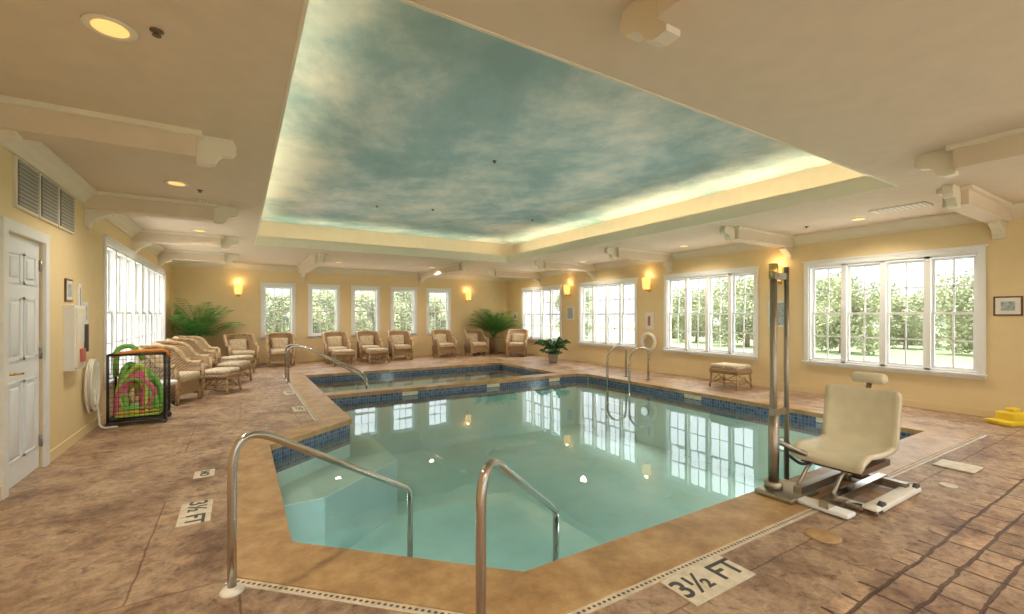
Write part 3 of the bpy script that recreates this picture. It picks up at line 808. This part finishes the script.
for i, c in enumerate(cols):
    yy = y0+.05+(.02 if i > 9 else rnd.uniform(0, 1)*(y1-y0-.12))
    P = [(x0+.05+rnd.uniform(0, .15), yy, .14), (x0+.04+rnd.uniform(0, .1), yy+rnd.uniform(-.01, .04), .45),
         (x0+.12+rnd.uniform(0, .25), min(max(yy+rnd.uniform(-.1, .1), y0+.04), y1-.04), .75+rnd.uniform(-.25, .2)),
         (x1-.05-rnd.uniform(0, .15), yy, .45+rnd.uniform(-.15, .1)), (x1-.06-rnd.uniform(0, .2), yy, .14)]
    b.tube(fillet(P, .25, 8), .03, c, 10)
for k in range(3): b.rbox((x0+.05, y0+.04, .1+.045*k), (x1-.05, y1-.06, .14+.045*k), ['lime', 'yellow', 'green', 'lime'][k], .018, 2)
b.tube(fillet([(x0+.03, y0+.06, .88), (x0+.2, y0+.03, .93), (x1, y0+.04, .94), (x1+.03, y0+.1, .86)], .1), .026, 'orange', 10)
b.tube(fillet([(x0+.02, y1-.1, .6), (x0+.03, y1-.1, .98), (x0+.2, y1-.1, 1.0), (x0+.3, y1-.1, .8)], .15), .03, 'green', 10)
b.done()

# ------------------------------------------------------------------ plants
def palm(name, loc, h=1.0, nf=22, length=.95, mat='leaf', seed=1, potm='wicker', ph=.35, pr=.2):
    rn = random.Random(seed); b = MB(name, [])
    def cl(v):
        return Vector((min(max(v.x, XL+.12-loc[0]), XR-.12-loc[0]), min(v.y, YF-.12-loc[1]), v.z))
    b.lathe([(pr*.7, 0), (pr*.85, ph*.4), (pr, ph*.95), (pr*1.06, ph), (pr*.9, ph), (pr*.88, ph-.03)], (0, 0), potm, 24)
    b.cyl((0, 0), pr*.88, ph-.05, ph-.03, 'soil')
    for i in range(nf):
        az = i*2.4+rn.uniform(-.2, .2); el = rn.uniform(.75, 1.45); Lf = length*rn.uniform(.7, 1.1)
        p = Vector((rn.uniform(-.04, .04), rn.uniform(-.04, .04), ph-.03)); pts = [p.copy()]; ns = 12; e = el+.2
        for s_ in range(ns):
            e -= (1.7/ns)*(1.0-el*.35)*(.4+1.2*s_/ns)
            p = cl(p+Vector((math.cos(az)*math.cos(e), math.sin(az)*math.cos(e), math.sin(e)))*(Lf+h*.3)/ns); pts.append(p.copy())
        b.tube(pts, [.010*(1-j/len(pts))+.002 for j in range(len(pts))], mat, 5)
        for j in range(4, len(pts)):
            tg = Vector((math.cos(az), math.sin(az), .2)).normalized(); sd = tg.cross(Vector((0, 0, 1))).normalized(); ll = .24*math.sin(math.pi*(j-1)/(len(pts)))+.07
            for sg in (-1, 1):
                for off in (0, .5):
                    o_ = pts[j].lerp(pts[j-1], off); tip = cl(o_+(sd*sg*.8+tg*.6+Vector((0, 0, -.15)))*ll); m_ = o_.lerp(tip, .45)
                    b.face([o_, m_+tg*.03, tip+Vector((0, 0, -.004)), m_-tg*.03], mat)
    return b.done(loc=loc, fixn=False)
palm('potted_palm', (-.95, 13.95, 0), 1.5, 30, .9, 'leaf', 2, ph=.6)
palm('potted_palm', (7.85, 14.1, 0), 1.3, 30, .8, 'leaf', 5, ph=.6)
# broad-leaf plant
rn = random.Random(9); b = MB('potted_peace_lily', [])
b.lathe([(.12, 0), (.14, .1), (.17, .22), (.18, .26), (.15, .26), (.15, .24)], (0, 0), 'pot', 24); b.cyl((0, 0), .15, .2, .24, 'soil')
for i in range(110):
    az = i*2.4; el = rn.uniform(.35, 1.5); L_ = rn.uniform(.35, .85); s0 = Vector((0, 0, .24)); dr = Vector((math.cos(az)*math.cos(el), math.sin(az)*math.cos(el), math.sin(el)))
    if el < .8: L_ *= .7
    m0 = s0+dr*L_*.4; sd = dr.cross(Vector((0, 0, 1))).normalized(); w = .07
    t1 = m0+(dr+Vector((math.cos(az)*.4, math.sin(az)*.4, -.2))).normalized()*L_*.35; t2 = t1+Vector((math.cos(az)*.6, math.sin(az)*.6, -.5))*L_*.22
    b.tube([s0, m0], .005, 'leafdk', 5)
    b.face([m0, m0.lerp(t1, .6)+sd*w, t1+sd*w*.8, t2, t1-sd*w*.8, m0.lerp(t1, .6)-sd*w], 'leafdk')
b.done(loc=(7.9, 10.6, 0), fixn=False)

# yellow caution float on deck at right
b = MB('yellow_wet_floor_sign', [])
b.T = Matrix.Translation((8.42, 1.55, 0)) @ Matrix.Rotation(1.2, 4, 'Z')
b.rbox((-.14, -.2, .0), (.14, .2, .06), 'yellow', .02, 3); b.rbox((-.10, -.17, .05), (.10, .08, .16), 'yellow', .02, 3)
b.tube(fillet([(-.08, .18, .04), (-.08, .27, .06), (.08, .27, .06), (.08, .18, .04)], .05), .014, 'yellow', 8)
b.rbox((-.05, -.12, .15), (.05, .0, .21), 'yellow', .02, 2)
b.done()

# ------------------------------------------------------------------ exterior
b = MB('ground_outside', [])
R0 = [(XL-.15, YB-.15), (XR+.15, YB-.15), (XR+.15, YF+.15), (XL-.15, YF+.15)]; R1 = [(XL-4, YB-5), (XR+4, YB-5), (XR+4, YF+4), (XL-4, YF+4)]
b.holed(R1, R0, -.15, 'bounce_patio'); b.holed([(-60, -40), (80, -40), (80, 80), (-60, 80)], R1, -.15, 'grass'); b.done(fixn=False)  # pale apron added as a light reflector, grass beyond it
def tree():
    rn = random.Random(11); b = MB('tree', [])
    b.tube([(0, 0, 0), (.05, 0, 1.2), (0, .05, 2.6)], [.16, .12, .07], 'trunk', 10)
    blobs = [(rn.uniform(-1.4, 1.4), rn.uniform(-1.4, 1.4), rn.uniform(.7, 4.0), rn.uniform(.6, 1.1)) for _ in range(22)]
    for bx in blobs[:8]: b.tube([(0, 0, min(bx[2]-.3, 2.4)), (bx[0]*.8, bx[1]*.8, bx[2])], .03, 'trunk', 5)
    for bx in blobs:
        for _ in range(380):
            v = Vector((rn.gauss(0, 1), rn.gauss(0, 1), rn.gauss(0, 1))).normalized()*bx[3]*rn.uniform(.5, 1)
            c = Vector(bx[:3])+v; a = Vector((rn.gauss(0, 1), rn.gauss(0, 1), rn.gauss(0, 1))).normalized(); t = a.orthogonal().normalized(); s_ = .06
            b.face([c+a*s_*1.5, c+t*s_, c-a*s_*1.5, c-t*s_], 'fol')
    return b.done(loc=(25, 1, -.15), fixn=False)
tr = tree()
rn = random.Random(21)
spots = [(24, 4.5), (21, 8.5), (25, 11.5), (22, 16), (25, 20), (29, 6.5), (31, 12), (30, 17), (28, -1), (19, 23), (15, 27), (10.5, 25), (7, 28), (3.4, 26), (0, 28), (-4, 25), (5, 34), (12, 34), (-9, 27), (22, -4),
         (26, 8), (28, 14), (21, 12.5), (22, 2), (24, 0), (26, 3), (9, 30), (13, 31), (2, 31), (6, 24), (30, 9)]
for i, p in enumerate(spots): inst(tr, (p[0], p[1], -.15), rn.uniform(0, 6), rn.uniform(.5, .85))
for p in [(-14, 9), (-15, 14), (-13, 20)]: inst(tr, (p[0], p[1], -.15), rn.uniform(0, 6), .7)

w = bpy.data.worlds.new('World'); scene.world = w; w.use_nodes = True
nt = w.node_tree; bg = nt.nodes['Background']
tc = N(nt, 'ShaderNodeTexCoord'); sp_ = N(nt, 'ShaderNodeSeparateXYZ'); nt.links.new(tc.outputs['Generated'], sp_.inputs[0])
# overcast sky: bright overhead, softer towards the horizon
r = ramp(nt, [(0.0, (0.235, 0.24, 0.25)), (0.18, (0.38, 0.40, 0.42)), (0.45, (0.95, 1.0, 1.0)), (0.9, (0.9, 0.96, 1.0))], sp_.outputs['Z'])
nt.links.new(r.outputs[0], bg.inputs[0]); bg.inputs[1].default_value = 5.4
sl = bpy.data.lights.new('sun', 'SUN'); sl.energy = 9.5; sl.color = (1, .96, .90); sl.angle = .02
so = bpy.data.objects.new('sun', sl); so.rotation_euler = (math.radians(3), math.radians(4), 0); so.location = (4, 4, 20); COL.objects.link(so)

# ------------------------------------------------------------------ camera
cam = bpy.data.cameras.new('camera'); co = bpy.data.objects.new('camera', cam); COL.objects.link(co)
co.location = (0, 0, 1.4); co.rotation_euler = (math.pi/2, 0, -math.radians(31.4))
cam.sensor_width = 36; cam.lens = 445/1024*36; cam.shift_y = 8/1024; cam.clip_start = .05; cam.clip_end = 200
scene.camera = co
scene.view_settings.view_transform = 'Standard'
